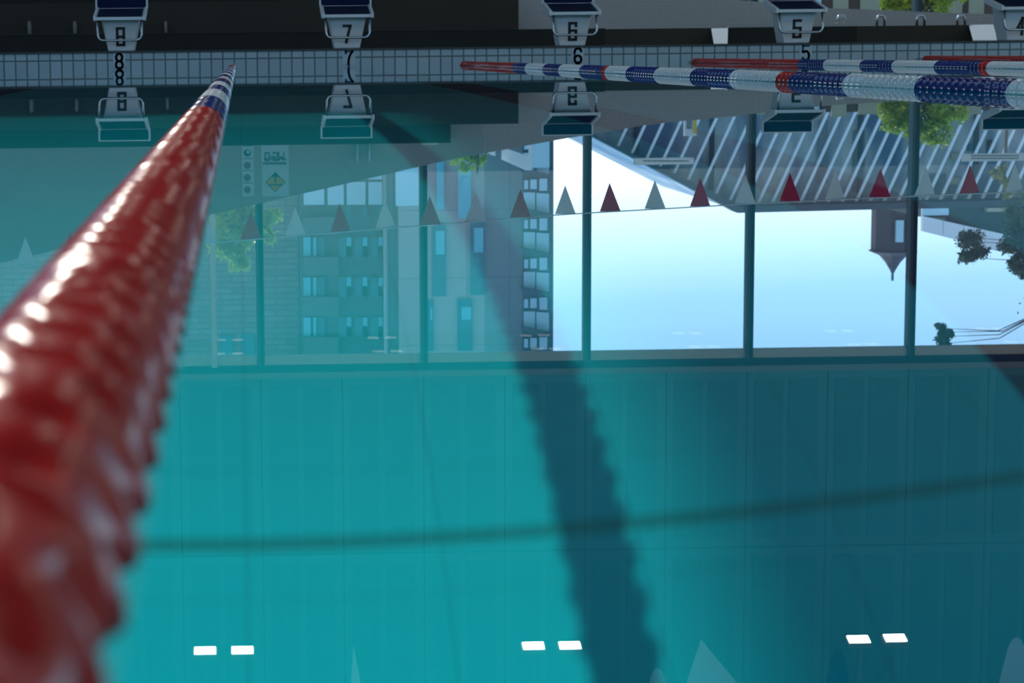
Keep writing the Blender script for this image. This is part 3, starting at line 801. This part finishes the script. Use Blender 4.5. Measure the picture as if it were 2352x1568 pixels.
tree('bright bushy tree beside the post behind starting block 4', [(2055, 270, 26), (2090, 262, 30), (2060, 245, 26), (2130, 275, 34), (2165, 262, 34), (2150, 300, 26), (2100, 298, 24), (2180, 245, 26), (2130, 240, 30), (2040, 240, 18), (2205, 258, 16)], 42, (2120, 262, .07), .06, 4200, 'leaf_green', 12)
tree('tall dark loose tree reaching in from the right edge with hanging sprays', [(2222, 545, 22), (2246, 572, 24), (2226, 592, 18), (2238, 556, 20), (2335, 495, 34), (2350, 530, 34), (2310, 556, 20), (2345, 585, 26), (2354, 622, 24), (2328, 602, 16), (2400, 560, 60), (2420, 480, 60), (2156, 752, 11), (2166, 772, 13), (2190, 765, 9), (2172, 790, 12), (2400, 690, 40)], 45, (2440, 700, .14), .055, 9000, 'leaf_dark', 13, bw=.10)
tree('thin young tree before the pale panelled building', [(1050, 362, 14), (1075, 356, 16), (1092, 372, 14), (1070, 385, 10), (1112, 362, 8)], 50, (1096, 400, .05), .06, 500, 'leaf_green', 14)
tree('small yellowish tree below the right window sticker', [(2300, 400, 12), (2306, 425, 12), (2320, 448, 10), (2290, 390, 8)], 48, (2312, 440, .05), .07, 260, 'leaf_yellow', 15)

# ------------------------------------------------------------------ light: sky, sun
wd = bpy.data.worlds.new('sky'); S.world = wd; wd.use_nodes = True
nt = wd.node_tree; nt.nodes.clear()
out = nt.nodes.new('ShaderNodeOutputWorld'); bg = nt.nodes.new('ShaderNodeBackground')
tc = nt.nodes.new('ShaderNodeTexCoord'); sp = nt.nodes.new('ShaderNodeSeparateXYZ'); cr = nt.nodes.new('ShaderNodeValToRGB')
nt.links.new(tc.outputs['Generated'], sp.inputs[0])
sk = nt.nodes.new('ShaderNodeMath'); sk.operation = 'MULTIPLY_ADD'; sk.inputs[1].default_value = .09; nt.links.new(sp.outputs['X'], sk.inputs[0]); nt.links.new(sp.outputs['Z'], sk.inputs[2])
nt.links.new(sk.outputs[0], cr.inputs[0])
els = cr.color_ramp.elements
stops = [(0.0, (1.0, 1.0, 1.0)), (.045, (.93, .98, 1.0)), (.075, (.68, .87, 1.0)), (.125, (.34, .63, .96)), (.4, (.26, .47, .80)), (1.0, (.20, .36, .64))]
els[0].position, els[0].color = stops[0][0], (*stops[0][1], 1); els[1].position, els[1].color = stops[-1][0], (*stops[-1][1], 1)
for p_, c_ in stops[1:-1]:
    e = els.new(p_); e.color = (*c_, 1)
nt.links.new(cr.outputs[0], bg.inputs[0]); bg.inputs[1].default_value = 2.25; nt.links.new(bg.outputs[0], out.inputs[0])
L = bpy.data.lights.new('sun', 'SUN'); L.energy = 1.6; L.angle = .014; L.color = (1.0, .93, .82)
L.cycles.is_caustics_light = True
so = bpy.data.objects.new('sun', L); COL.objects.link(so); so.rotation_euler = SUN.to_track_quat('-Z', 'Y').to_euler()

# ------------------------------------------------------------------ view
S.view_settings.view_transform = 'Standard'; S.view_settings.look = 'None'; S.view_settings.gamma = 1; S.view_settings.use_curve_mapping = False
S.view_settings.exposure = 0.08
S.cycles.use_denoising = True
S.cycles.max_bounces = 9; S.cycles.diffuse_bounces = 4; S.cycles.glossy_bounces = 5; S.cycles.transmission_bounces = 7
S.cycles.sample_clamp_indirect = 6
